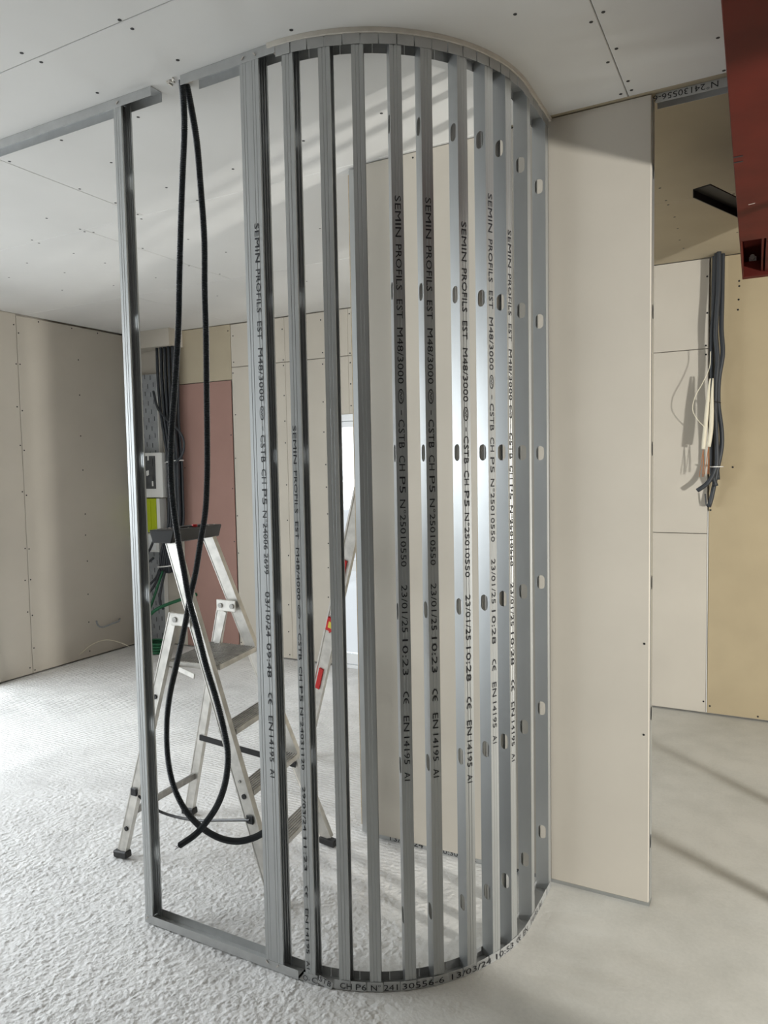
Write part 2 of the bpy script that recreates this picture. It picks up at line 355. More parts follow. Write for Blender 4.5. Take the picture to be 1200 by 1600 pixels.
# small boxed-in bulkhead in the left corner under the ceiling
structure('trim_1', MB().b(X0+.001, -4.725, 4.88, Y1-.001, 2.748, H-.001), 'plaster')

door = bpy.data.objects.new('door_1', None); COL.objects.link(door); door.location = (-2.725, Y1, 0)
tag(door, 'white framed glazed door in the back wall', kind='structure')
m = MB(); fy0, fy1 = Y1-.012, Y1+.07
m.b(dx0, dx0+.055, fy0, fy1, 0, dz); m.b(dx1-.055, dx1, fy0, fy1, 0, dz); m.b(dx0+.055, dx1-.055, fy0, fy1, dz-.055, dz); m.b(dx0+.055, dx1-.055, fy0, fy1, 0, .028)
m.build('door_frame', 'white_pvc', door, bevel=.003)
m = MB(); a, b = dx0+.057, dx1-.057; sy0, sy1 = Y1+.002, Y1+.06
m.b(a, a+.045, sy0, sy1, .03, dz-.057); m.b(b-.045, b, sy0, sy1, .03, dz-.057); m.b(a+.045, b-.045, sy0, sy1, dz-.10, dz-.057)
m.b(a+.045, b-.045, sy0, sy1, .03, .115); m.b(a+.045, b-.045, sy0, sy1, .80, .89)
leaf = m.build('door_leaf', 'white_pvc', door, bevel=.003)
for z0, z1 in ((.115, .80), (.89, dz-.10)): MB().b(a+.046, b-.046, Y1+.028, Y1+.032, z0+.001, z1-.001).build('pane', 'window_glass', door)

# ---- short boarded partition behind the curve
PY = 2.725
part = bpy.data.objects.new('wall_partition', None); COL.objects.link(part); part.location = (-.98, PY, 0); tag(part, 'short boarded partition wall behind the curved frame', kind='structure')
board(part, -1.562, -.748, PY, PY+.0125, .024, H-.004)
board(part, -.744, -.383, PY, PY+.0125, .020, H-.003)
board(part, -1.628, -1.0, PY+.0625, PY+.075, .015, H-.004, bev=.001); board(part, -.998, -.383, PY+.0625, PY+.075, .015, H-.004, bev=.001)
MB().b(-1.6325, -1.6285, PY+.0622, PY+.0753, .016, H-.005).build('board_edge', 'wood_edge', part)
m = MB(); m.b(-1.56, -.381, PY+.0128, PY+.0138, 0, .03); m.b(-1.56, -.381, PY+.0612, PY+.0622, 0, .03); m.b(-1.56, -.381, PY+.0138, PY+.0612, 0, .001)
m.build('floor_track', 'galvanised', part)
m = MB(); m.b(-1.60, -1.599, PY+.014, PY+.061, .01, H-.01); m.b(-1.599, -1.565, PY+.014, PY+.015, .01, H-.01); m.build('end_stud', 'galvanised', part)
PART_SCREWS = [(-1.292,2.875),(-1.025,2.815),(-0.400,0.984),(-0.401,0.649)]
screws(part, PART_SCREWS, 'y', PY, .004)

# ------------------------------------------------------------------ galvanised C-studs
HOLES = [.227+.4826*k for k in range(6)]
def stud_mesh(height, holes=HOLES):
    bm = bmesh.new(); fx, dp = .0175, .048
    zs = [0.0]; 
    for c in holes: zs += [c-.034, c+.034]
    zs.append(height)
    g = .0009
    front = [(fx, .0065), (fx, 0), (fx-.005, 0), (.0062, 0), (.0050, g), (.0038, 0), (-.0038, 0), (-.0050, g), (-.0062, 0), (-fx+.004, 0), (-fx, 0)]
    rear = [(x, dp-y) for x, y in front[::-1]]
    def strip(poly):
        for (x0, y0), (x1, y1) in zip(poly, poly[1:]):
            for za, zb in zip(zs, zs[1:]):
                bm.faces.new([bm.verts.new(p) for p in ((x0, y0, za), (x1, y1, za), (x1, y1, zb), (x0, y0, zb))])
    strip(front); strip(rear)
    for k, (za, zb) in enumerate(zip(zs, zs[1:])):
        if k % 2 == 0:
            bm.faces.new([bm.verts.new(p) for p in ((-fx, 0, za), (-fx, dp, za), (-fx, dp, zb), (-fx, 0, zb))])
        else:
            c = (za+zb)/2; n = 24; inn = []
            for i in range(n):
                a = 2*math.pi*i/n; y = math.cos(a)*.0145; z = math.sin(a)*.0145
                z += .0115*(1 if z > 1e-6 else -1 if z < -1e-6 else 0)
                inn.append(bm.verts.new((-fx, dp/2+y, c+z)))
            cr = [bm.verts.new((-fx, y, z)) for y, z in ((dp, zb), (0, zb), (0, za), (dp, za))]
            for i in range(n): bm.faces.new((inn[i], inn[(i+1) % n], cr[(i*4)//n]))
            for q in range(4): bm.faces.new((inn[q*6], cr[q], cr[q-1]))
    bmesh.ops.remove_doubles(bm, verts=bm.verts[:], dist=1e-5)
    bmesh.ops.recalc_face_normals(bm, faces=bm.faces[:])
    # consistent normals pointing outwards from the profile
    bmesh.ops.solidify(bm, geom=bm.faces[:], thickness=.0008)
    bmesh.ops.recalc_face_normals(bm, faces=bm.faces[:])
    me = bpy.data.meshes.new('profile'); bm.to_mesh(me); bm.free(); me.materials.append(MATS['galvanised']); return me
STUD_STRAIGHT = stud_mesh(H-.006); STUD_CURVE = stud_mesh(H-.019)
def marking(batch, time, num):
    t0 = 305.; t = [('SEMIN', 305, 367), ('PROFILS', 378, 447), ('EST', 461, 490), (batch, 504, 590), ('NFMARK', 598, 621), ('-', 631, 638), ('CSTB', 645, 690), ('CH', 701, 725),
         ('P5', 734, 760), ('N°'+num[0], 770, 876), (num[1], 905, 981), (time, 992, 1050), ('CEMARK', 1076, 1096), ('EN', 1116, 1141), ('14195', 1150, 1195), ('A1', 1208, 1222)]
    return [(a, (b-t0)/917, (c-t0)/917) for a, b, c in t]
def stud(loc, rot, mesh, label, text=None, zt=0, zb=0, xc=.0, th=.017, name='steel_stud'):
    r = empty(name, loc, label, 'stud', 'galvanised studs of the partition frame'); r.rotation_euler = (0, 0, rot)
    p = bpy.data.objects.new('profile', mesh); COL.objects.link(p); p.parent = r
    if text:
        me = lettering(text, lambda u, v: (xc+(v-.5)*th, -.0014, zt+(zb-zt)*u))
        q = bpy.data.objects.new('printed_marking', me); COL.objects.link(q); q.parent = r; tag(q, 'black ink print running down the flange', kind='stuff')
    return r
YF = 1.8365                         # outer face of the straight tracks
stud((-1.976, YF+.0012, .003), 0, STUD_STRAIGHT, 'lone galvanised stud at the far left end of the frame')
stud((-1.4335, YF+.0012, .003), 0, STUD_STRAIGHT, 'unprinted left half of the doubled stud beside the hanging conduits')
stud((-1.3985, YF+.0012, .003), 0, STUD_STRAIGHT, 'right half of the doubled stud, printed 03/10/24 09:48', marking('M48/3000', '09:48', ('24006 2699', '03/10/24')), 2.385, .648, -.004)
CX, CY, CR = -1.342, 2.443, .605
tA = marking('M48/3000', '10:23', ('25010550', '23/01/25')); tB = marking('M48/3000', '10:28', ('25010550', '23/01/25')); tC = marking('M48/4000', '11:23', ('24031120', '29/03/24'))
curve = [(6.0, 'first stud of the curve, beside the doubled stud', tC, 1.768, .045, -.007, .011),
         (17.0, 'second stud of the curve, plain flange without any print', None, 0, 0, 0, 0),
         (26.3, 'third stud of the curve, plain flange in front of the partition edge', None, 0, 0, 0, 0),
         (36.8, 'fourth stud of the curve, leftmost printed 10:23', tA, 2.43, .672, 0, .018),
         (45.6, 'fifth stud of the curve, right one printed 10:23', tA, 2.43, .672, 0, .018),
         (57.0, 'sixth stud of the curve, leftmost printed 10:28', tB, 2.374, .632, 0, .018),
         (67.2, 'seventh stud of the curve, middle one printed 10:28, print starting highest', tB, 2.477, .735, 0, .018),
         (76.6, 'eighth stud of the curve, rightmost with readable print', tB, 2.387, .646, 0, .018)]
for a, lab, tx, zt, zb, xc, th in curve:
    t = R_(a); rr = CR-.0015
    stud((CX+rr*math.sin(t), CY-rr*math.cos(t), .003), t, STUD_CURVE, 'galvanised stud, '+lab, tx, zt-.003, zb-.003, xc, th)
stud((CX+CR-.0015, 2.468, .003), R_(90), STUD_CURVE, 'galvanised stud, last but one before the boarded partition')
stud((CX+CR-.0015, 2.688, .003), R_(90), STUD_CURVE, 'galvanised stud fixed against the boarded partition')
# the stud closing the partition's free end (web outwards, service holes showing dark)
o = bpy.data.objects.new('end_stud', stud_mesh(H-.02)); COL.objects.link(o); o.parent = part
o.location = Vector((-.3985, PY+.062, .01))-part.location; o.rotation_euler = (0, 0, math.pi)

# ------------------------------------------------------------------ tracks
def u_track(name, x0, x1, y0, z0, up, label, group='galvanised tracks of the partition frame', wd=.050, cut=0):
    r = empty(name, ((x0+x1)/2, y0+wd/2, z0), label, 'track', group); t = .001; h = .030*up
    MB().b(x0+cut, x1, y0+t, y0+wd-t, z0, z0+t*up).build('web', 'galvanised_track', r)
    MB().b(x0, x1, y0, y0+t, z0, z0+h).build('front_flange', 'galvanised_track', r)
    MB().b(x0+cut, x1, y0+wd-t, y0+wd, z0, z0+h).build('rear_flange', 'galvanised_track', r)
    return r
tr = u_track('floor_track', -1.996, -1.322, YF, .001, 1, 'straight galvanised track lying on the concrete floor')
def clip(tr, x, z, s):
    MB().bar((x-.004, YF-.0022, z-.004*s), (x+.004, YF-.0022, z+.004*s), .004, .002, (0, 1, 0)).build('crimp', 'chalk', tr)
clip(tr, -1.984, .020, 1); clip(tr, -1.444, .024, -1); clip(tr, -1.402, .022, 1)
tr = u_track('ceiling_track', X0+.01, -1.818, YF, H-.001, -1, 'long galvanised ceiling track ending with an open cut beside the conduits')
clip(tr, -1.972, H-.017, 1)
tr = u_track('ceiling_track', -1.690, -1.318, YF, H-.001, -1, 'short straight ceiling track between the conduits and the curve', cut=.035)
clip(tr, -1.437, H-.017, 1); clip(tr, -1.392, H-.017, -1)
tr = u_track('header_track', -.372, 1.6, PY+.0126, H-.001, -1, 'ceiling track with upside-down print running behind the red beam')
hd = lettering([('P6', -.17+.02, -.17+.075), ('N°24130556-6', .03, .03+.205)], lambda u, v: (-.145-u, PY+.0122, H-.0265+.021*(1-v)))
q = bpy.data.objects.new('printed_marking', hd); COL.objects.link(q); q.parent = tr; q.location = -tr.location; tag(q, 'black print, upside down', kind='stuff')

ARC = CR*math.pi/2; END = .268
def path(s, off=0):
    """point on the curved track at arc length s, off = outwards offset; returns point, angle"""
    if s <= 0: return Vector((CX+s, CY-CR-off, 0)), 0
    if s < ARC:
        t = s/CR; return Vector((CX+(CR+off)*math.sin(t), CY-(CR+off)*math.cos(t), 0)), t
    return Vector((CX+CR+off, CY+s-ARC, 0)), math.pi/2
def ribbon(m, s0, s1, o0, o1, z0, z1, n):
    R4 = []
    for i in range(n+1):
        s = s0+(s1-s0)*i/n
        a, _ = path(s, o0); b, _ = path(s, o1)
        R4.append([m.bm.verts.new((p.x, p.y, z)) for p, z in ((a, z0), (b, z0), (b, z1), (a, z1))])
    for a, b in zip(R4, R4[1:]):
        for k in range(4): m.bm.faces.new((a[k], a[(k+1) % 4], b[(k+1) % 4], b[k]))
    m.bm.faces.new(R4[0][::-1]); m.bm.faces.new(R4[-1])
    return m
def curved_track(name, z, up, label, bent, start):
    r = empty(name, (CX+.35, CY-.35, z), label, 'track', 'galvanised tracks of the partition frame')
    ribbon(MB(), .012, ARC+END-.004, -.049, -.0012, z, z+.001*up, 40).build('web', 'galvanised_track', r)
    step = .0528; k = 0; s = start
    while s < ARC+END-.02:
        e = min(s+step-.0036, ARC+END-.004); p, a = path((s+e)/2)
        rot = Matrix.Rotation(a+random.uniform(-.03, .03), 4, 'Z')
        off = random.uniform(-.0012, .0012); c = p+Vector((math.sin(a), -math.cos(a), 0))*off
        if k in bent:
            rot = Matrix.Rotation(a+R_(bent[k][0]), 4, 'Z') @ Matrix.Rotation(R_(bent[k][1]), 4, 'Y') @ Matrix.Rotation(R_(bent[k][2]), 4, 'X'); c += Vector((0, -.004, .006*up))
        MB().box((c.x, c.y, z+.015*up), (e-s, .001, .030), rot).build('flange_tab', 'galvanised_track', r)
        s += step; k += 1
    m = MB(); s = .012
    while s < ARC+END-.02:
        e = min(s+.1032, ARC+END-.004); ribbon(m, s, e, -.050, -.049, z, z+.030*up, 3); s += .1042
    m.build('inner_flange', 'galvanised_track', r)
    return r
ct = curved_track('curved_floor_track', .001, 1, 'curved galvanised floor track with slit flanges and printed number', {1: (-6, 16, 5)}, .040)
dg = lambda a: R_(a)*CR
btx = [('O-', 3.6, 6.0), ('C', 6.6, 8.4), ('CH', 15.6, 19.2), ('P6', 20.4, 23.6), ('N°', 24.9, 27.8), ('241', 28.7, 32.8), ('30556-6', 34.2, 47.1), ('13/03/24', 49.6, 64.4), ('10:53', 66.7, 75.4),
       ('CEMARK', 77.4, 80.0), ('EN', 82, 85.5), ('14195', 89, 96.5), ('A1', 98.5, 101.5)]
def onarc(u, v):
    p, _ = path(u, .0024); return (p.x, p.y, .0055+.019*v)
me = lettering([(t, dg(a), dg(b)) for t, a, b in btx], onarc)
q = bpy.data.objects.new('printed_marking', me); COL.objects.link(q); q.parent = ct; q.location = -ct.location; tag(q, 'black number print along the curve', kind='stuff')
tabs = [c for c in ct.children if c.name.startswith('flange_tab')]
# print on the bent tab
bt = tabs[1]; pmid, pang = path(.040+.0528*1.5)
rot = Matrix.Rotation(R_(0)+pang+R_(-6), 4, 'Z') @ Matrix.Rotation(R_(16), 4, 'Y') @ Matrix.Rotation(R_(5), 4, 'X')
cc = pmid+Vector((0, -.004, .022))
me = lettering([('STB', -.022, .020)], lambda u, v: tuple((rot @ Vector((u, -.0022, (v-.5)*.020)))+cc))
q = bpy.data.objects.new('printed_marking', me); COL.objects.link(q); q.parent = ct; q.location = -ct.location; tag(q, 'black print on the bent tab', kind='stuff')
# partition foot print
me = lettering([('13/08/24', .10, .26), ('10:30', .34, .42), ('CEMARK', .47, .50), ('EN', .54, .58), ('14195', .62, .70), ('A1', .73, .75)], lambda u, v: (-1.56+u, PY+.0118, .004+.022*v))
q = bpy.data.objects.new('printed_marking', me); COL.objects.link(q); q.parent = part; q.location = -part.location; tag(q, 'black print along the floor track', kind='stuff')

ZT = H-.0135
curved_track('curved_ceiling_track', ZT, -1, 'curved galvanised ceiling track with flanges slit into tabs', {}, .0253)
st = ribbon(MB(), -.002, ARC+.345, -.052, .007, H-.0132, H-.0004, 60).build('packing_strip', 'plaster_core', None, origin=(CX+.35, CY-.35, H))
tag(st, 'pale curved plasterboard strip between ceiling and curved track', 'plaster strip')

# ------------------------------------------------------------------ black corrugated conduits
COND_A = [(-1.711,1.865,2.915),(-1.712,1.873,2.836),(-1.721,1.882,2.750),(-1.744,1.890,2.604),(-1.767,1.898,2.443),(-1.787,1.905,2.278),(-1.802,1.911,2.152),(-1.823,1.917,2.025),(-1.845,1.921,1.895),(-1.868,1.925,1.763),(-1.879,1.928,1.650),(-1.877,1.929,1.537),(-1.860,1.930,1.401),(-1.837,1.929,1.288),(-1.814,1.928,1.175),(-1.780,1.925,1.076),(-1.741,1.921,0.955),(-1.698,1.917,0.848),(-1.661,1.911,0.742),(-1.642,1.905,0.658),(-1.651,1.898,0.564),(-1.682,1.890,0.481),(-1.730,1.882,0.411),(-1.774,1.873,0.361),(-1.841,1.865,0.310)]
COND_B = [(-1.716,1.889,2.923),(-1.707,1.902,2.835),(-1.699,1.915,2.726),(-1.700,1.928,2.586),(-1.709,1.948,2.423),(-1.724,1.959,2.257),(-1.734,1.969,2.109),(-1.747,1.978,1.936),(-1.759,1.986,1.760),(-1.770,1.992,1.626),(-1.789,1.997,1.489),(-1.821,2.000,1.373),(-1.849,2.002,1.267),(-1.877,2.002,1.183),(-1.913,2.000,1.050),(-1.954,1.997,0.915),(-1.987,1.992,0.803),(-2.003,1.986,0.693),(-1.998,1.978,0.574),(-1.968,1.969,0.472),(-1.911,1.959,0.398),(-1.832,1.948,0.352),(-1.732,1.936,0.333),(-1.635,1.923,0.345),(-1.548,1.910,0.383),(-1.479,1.897,0.429)]
def conduit(pts, label):
    P = spline(pts, .0027); r = empty('corrugated_conduit', pts[0], label, 'conduit', 'black corrugated conduits hanging from the ceiling')
    MB().tube(P, lambda i: .0118 if i % 2 else .0090, 10).build('sleeve', 'conduit_black', r, smooth=False)
    d = (Vector(P[-1])-Vector(P[-8])).normalized()
    m = MB()
    for k in range(3):
        o = Vector((0, .002*math.cos(k*2.1), .002*math.sin(k*2.1))); m.tube([Vector(P[-1])+o-d*.01, Vector(P[-1])+o*2+d*(.012+.006*k)], .0014, 6)
    m.build('wire_ends', 'cable_black', r)
    return r
conduit(COND_A, 'black corrugated conduit whose cut end points left above the floor')
conduit(COND_B, 'black corrugated conduit whose loop end swings right behind the doubled stud')
m = MB()
for k in range(9):
    a = random.uniform(0, 6.28); p = Vector((-1.715+random.uniform(-.04, .03), 1.868+random.uniform(-.03, .02), H-.002))
    m.box(p, (random.uniform(.012, .03), random.uniform(.006, .012), .004), Matrix.Rotation(a, 4, 'Z') @ Matrix.Rotation(.3, 4, 'X'))
tag(m.build('torn_paper', 'plaster_core', ceiling), 'torn plasterboard paper around the conduit hole', kind='stuff')

# ------------------------------------------------------------------ aluminium stepladder
lad = empty('stepladder', (-2.05, 2.35, 0), 'aluminium stepladder with black top cap and folding platform, behind the studs', 'ladder')
def rail_prof(w, d): return [(-w/2, -d/2), (w/2, -d/2), (w/2, d/2), (w/2-.004, d/2), (w/2-.006, d/2-.002), (-w/2+.006, d/2-.002), (-w/2+.004, d/2), (-w/2, d/2)]
def lerp(a, b, t): return Vector(a).lerp(Vector(b), t)
FN0, FN1 = (-1.640, 2.140, .03), (-2.185, 2.225, 1.375)     # front rail, near side
FF0, FF1 = (-1.694, 2.592, .03), (-2.240, 2.500, 1.375)     # front rail, far side
RN0, RN1 = (-2.417, 2.120, .03), (-2.150, 2.198, 1.055)     # rear legs
RF0, RF1 = (-2.436, 2.545, .03), (-2.165, 2.515, 1.050)
for a, b, w in ((FN0, FN1, .058), (FF0, FF1, .058)): MB().prism(a, b, rail_prof(w, .024), (0, -1, 0)).build('front_rail', 'aluminium', lad)
for a, b, w in ((RN0, RN1, .046), (RF0, RF1, .046)): MB().prism(a, b, rail_prof(w, .022), (0, -1, 0)).build('rear_leg', 'aluminium', lad)
for p, s in ((FN0, 1), (FF0, 1), (RN0, -1), (RF0, -1)):
    f = MB().box((p[0]+.006*s, p[1], .017), (.078, .036, .030), Matrix.Rotation(R_(6)*s, 4, 'Y')).build('foot', 'rubber', lad, bevel=.005)
# cap
m = MB(); cy0, cy1 = 2.185, 2.535
m.prism((-2.195, cy0, 1.375), (-2.245, cy1, 1.372), [(-.046, -.032), (.046, -.032), (.062, .022), (-.062, .022)], (0, 0, 1))
cap = m.build('top_cap', 'black_plastic', lad, bevel=.004)
MB().box((-2.215, 2.36, 1.398), (.05, .12, .006), Matrix.Rotation(-.1, 4, 'Z')).build('tray_recess', 'rubber', cap, bevel=.002)
MB().cyl((-2.19, 2.375, 1.396), (-2.19, 2.375, 1.406), .012, 16).build('red_badge', 'red_plastic', cap)
m = MB()
for k in range(26):
    m.box((-2.22+random.uniform(-.04, .04), random.uniform(2.21, 2.51), 1.3965), (random.uniform(.003, .012), random.uniform(.002, .006), .0016), random.uniform(0, 3))
tag(m.build('plaster_splashes', 'chalk', cap), 'pale plaster splashes', kind='stuff')
# platform and treads
def tread(t, dpt, name='tread', ext=0):
    a = lerp(FN0, FN1, t); b = lerp(FF0, FF1, t); a.y += .013; b.y -= .013
    o = Vector((-.012-ext, 0, 0)); r = empty(name, (a+b)/2, None, None); r.parent = lad; r.location = (a+b)/2-lad.location
    MB().bar(a+o, b+o, dpt, .022, (0, 0, 1)).build('body', 'aluminium', r, bevel=.002)
    m = MB(); n = int(dpt/.012)
    for k in range(n):
        x = -dpt/2+dpt*(k+.5)/n; m.bar(a+o+Vector((x, .004, .0125)), b+o+Vector((x, -.004, .0125)), .005, .003, (0, 0, 1))
    m.build('grip_ribs', 'aluminium_dull', r)
    return r
for t in (.095, .265, .43): tread(t, .085)
tread(.607, .25, 'platform', .085)
# brackets, struts
for pr, pl, yy in ((RN1, lerp(FN0, FN1, .745), -.014), (RF1, lerp(FF0, FF1, .735), .0)):
    c = (Vector(pr)+pl)/2; c.y = min(pr[1], pl.y)-.016 if yy else pr[1]-.018
    br = MB().box((c.x-.005, c.y, 1.035), (.108, .006, .052)).build('hinge_bracket', 'aluminium', lad, bevel=.004)
    for dx in (-.035, .03): MB().cyl((c.x+dx, c.y-.008, 1.035), (c.x+dx, c.y+.004, 1.035), .011, 14).build('rivet', 'aluminium_dull', br)
a = Vector((-2.148, 2.500, 1.01)); b = Vector((-2.205, 2.505, .835))
MB().bar(a, b, .032, .010, (0, 1, 0)).build('platform_link', 'aluminium', lad, bevel=.002)
MB().bar((-2.22, 2.20, .845), (-2.03, 2.172, .815), .022, .006, (0, 1, 0)).build('platform_link', 'aluminium', lad, bevel=.002)
# rear cross bar, spreaders, strap
MB().bar(lerp(RN0, RN1, .165), lerp(RF0, RF1, .165), .028, .012, (1, 0, 0)).build('rear_cross_bar', 'aluminium_dull', lad)
MB().bar(lerp(RF0, RF1, .36)+Vector((0, -.014, 0)), lerp(FF0, FF1, .235)+Vector((0, -.016, 0)), .026, .004, (0, 1, 0)).build('spreader', 'black_plastic', lad)
sp = spline([lerp(RN0, RN1, .26)+Vector((0, -.014, 0)), (-2.25, 2.17, .215), (-2.08, 2.18, .21), (-1.92, 2.165, .25), lerp(FN0, FN1, .20)+Vector((0, -.016, 0))], .02)
MB().tube(sp, .0055, 6).build('strap', 'black_plastic', lad)
for q, r in ((lerp(RN0, RN1, .26), .016), (lerp(FN0, FN1, .20), .016)):
    MB().box(q+Vector((0, -.015, 0)), (.034, .006, .034)).build('strap_clip', 'black_plastic', lad, bevel=.003)
for a, b, t in ((FN0, FN1, .26), (RN0, RN1, .10), (RN0, RN1, .66)):
    c = lerp(a, b, t); MB().cyl(c+Vector((0, -.0135, 0)), c+Vector((0, -.006, 0)), .010, 14).build('rail_hole', 'black_plastic', lad)
for t in (.52, .30, .47):
    c = lerp(FN0, FN1, t); MB().cyl(c+Vector((0, -.0135, 0)), c+Vector((0, -.006, 0)), .006, 10).build('rivet', 'aluminium_dull', lad)

# ------------------------------------------------------------------ spirit level leaning behind the partition edge
L0, L1 = Vector((-2.335, 3.36, .02)), Vector((-1.478, 2.826, 2.05))
lv = empty('spirit_level', (L0.x, L0.y, 0), 'long aluminium spirit level with red grips leaning behind the partition edge', 'level')
ldir = (L1-L0); MB().prism(L0, L1, [(-.034, -.014), (.034, -.014), (.034, .014), (.026, .014), (.024, .010), (-.024, .010), (-.026, .014), (-.034, .014)], (.1, -1, 0)).build('body', 'aluminium', lv)
def onlevel(t0, t1, w, d, mt, nm, par=lv):
    h = Vector((.1, -1, 0)); ax = ldir.normalized(); h = (h-ax*h.dot(ax)).normalized()
    return MB().bar(lerp(L0, L1, t0)+h*.014, lerp(L0, L1, t1)+h*.014, w, d, (.1, -1, 0)).build(nm, mt, par, bevel=.002)
onlevel(.215, .275, .026, .010, 'red_plastic', 'hand_grip'); onlevel(.515, .575, .026, .010, 'red_plastic', 'hand_grip'); onlevel(.38, .41, .010, .006, 'red_light', 'print_stripe')
v = onlevel(.385, .42, .05, .012, 'red_plastic', 'vial_housing'); 
v2 = onlevel(.394, .411, .026, .016, 'vial', 'vial')

# ------------------------------------------------------------------ red steel beam under the ceiling
BL0, BL1 = Vector((-.062, -.60, 2.55)), Vector((-.148, 4.18, 2.55))
bdir = (BL1-BL0).normalized(); bn = Vector((-bdir.y, bdir.x, 0)); rt = -bn      # rt = to the right of the beam
beam = empty('steel_beam', (BL0+BL1)/2, 'red primer painted steel beam overhead at the right edge', 'beam')
def bpt(y, o, z): p = BL0+bdir*((y-BL0.y)/bdir.y)+rt*o; return Vector((p.x, p.y, z))
def bplate(y0, y1, o0, o1, z0, z1, name, mt='red_primer', par=beam, bev=.002):
    m = MB(); c = (bpt(y0, (o0+o1)/2, (z0+z1)/2)+bpt(y1, (o0+o1)/2, (z0+z1)/2))/2
    m.box(c, (abs(o1-o0), y1-y0, z1-z0), math.atan2(-bdir.x, bdir.y)); return m.build(name, mt, par, bevel=bev)
bplate(-.6, 3.46, 0, .26, 2.55, 2.566, 'bottom_flange')
bplate(-.6, 4.16, .10, .114, 2.566, 2.883, 'web'); bplate(-.6, 4.18, 0, .26, 2.883, 2.899, 'top_flange')
bplate(3.46, 4.165, 0, .008, 2.552, 2.70, 'side_plate')
bplate(4.16, 4.18, 0, .26, 2.55, 2.883, 'end_plate')
bplate(4.13, 4.16, 0, .26, 2.55, 2.625, 'lower_rim')
bplate(3.50, 4.13, .083, .092, 2.57, 2.883, 'stiffener')
for o, y in ((.045, 4.06), (.16, 4.04)):
    p = bpt(y, o, 2.63); MB().cyl(p, p+Vector((0, .09, .01)), .011, 12).build('bolt', 'galvanised', beam); 
    MB().cyl(p+Vector((0, .075, .006)), p+Vector((0, .088, .008)), .019, 6).build('nut', 'galvanised', beam)
for y in (2.50, 2.545):
    p = bpt(y, .014, 2.5492); MB().box(p, (.026, .008, .001)).build('paint_mark', 'ink', beam)
for _ in range(7):
    p = bpt(random.uniform(1.8, 3.3), random.uniform(.03, .2), 2.5494); MB().box(p, (random.uniform(.01, .03), .004, .001), random.uniform(-.6, .6)).build('scratch', 'chalk', beam)
# black bracket arm bolted to the beam
A0, A1 = Vector((-.262, 3.205, 2.716)), Vector((-.056, 3.728, 2.7205))
arm = empty('bracket_arm', A1, 'black steel angle arm reaching left from the red beam', 'bracket')
MB().bar(A0, A1, .070, .005, (0, 0, 1)).build('flat_leg', 'black_steel', arm)
ad = (A1-A0).normalized(); an = Vector((-ad.y, ad.x, 0))
MB().bar(A0+an*.033+Vector((0, 0, -.016)), A1+an*.033+Vector((0, 0, -.016)), .004, .03, (0, 0, 1)).build('lip', 'black_steel', arm)
p = lerp(A0, A1, .70); MB().cyl(p+Vector((0, 0, -.012)), p, .011, 8).build('bolt_head', 'galvanised', arm)

# two unseen red props, added to cast the soft shadows across the floor
for x, y, lab in ((.65, 3.29, 'round red steel prop added out of view for its floor shadow, farther from the viewer'), (.55, 2.66, 'round red steel prop added out of view for its floor shadow, nearer the viewer')):
    r = empty('shadow_prop', (x, y, 0), lab, 'prop', 'unseen red props added for their shadows')
    MB().cyl((x, y, .008), (x, y, H-.009), .028, 16).build('tube', 'red_primer', r); MB().b(x-.07, x+.07, y-.07, y+.07, 0.001, .008).build('base_plate', 'red_primer', r)
    MB().b(x-.07, x+.07, y-.07, y+.07, H-.009, H-.001).build('head_plate', 'red_primer', r)

# ------------------------------------------------------------------ cables on the back wall, right
RC = {'b1': [(-0.318,4.976,2.91),(-0.324,4.976,2.684),(-0.339,4.976,2.417),(-0.337,4.976,2.107),(-0.328,4.976,1.911),(-0.333,4.976,1.716),(-0.332,4.976,1.558),(-0.309,4.976,1.479)],
 'b2': [(-0.304,4.947,2.91),(-0.306,4.947,2.682),(-0.318,4.947,2.415),(-0.306,4.947,2.259),(-0.315,4.947,2.105),(-0.317,4.947,1.950),(-0.309,4.947,1.793),(-0.304,4.947,1.636),(-0.311,4.947,1.597),(-0.332,4.947,1.538),(-0.364,4.947,1.491),(-0.415,4.947,1.452)],
 'b3': [(-0.287,5.005,2.91),(-0.288,5.005,2.641),(-0.290,5.005,2.450),(-0.281,5.005,2.296),(-0.301,5.005,2.143),(-0.303,5.005,1.988),(-0.284,5.005,1.831),(-0.283,5.005,1.714),(-0.303,5.005,1.597),(-0.320,5.005,1.499),(-0.338,5.005,1.400),(-0.352,5.005,1.348),(-.366,5.005,1.36),(-.374,5.005,1.43)],
 'b4': [(-0.333,5.034,2.91),(-0.338,5.034,2.686),(-0.339,5.034,2.340),(-0.336,5.034,2.029),(-0.335,5.034,1.873),(-0.315,5.034,1.715),(-0.311,5.034,1.637),(-0.303,5.034,1.518)]}
lab = {'b1': 'black cable at the left of the hanging bundle on the tan wall', 'b2': 'black cable of the wall bundle whose end bends out to the left', 'b3': 'black cable of the wall bundle ending lowest with a bare hooked wire', 'b4': 'black cable at the back of the hanging bundle on the tan wall'}
for k, p in RC.items():
    n = len(p)
    o = MB().tube(spline(p if k != 'b3' else p[:-2], .02), .0138 if k != 'b4' else .0128, 10).build('electrical_cable', 'cable_black', None, smooth=True, origin=p[0])
    tag(o, lab[k], 'cable', 'black cables hanging at the right wall')
    if k == 'b3': MB().tube(spline(p[-3:], .01), .004, 6).build('bare_wire', 'cable_black', o, smooth=True)
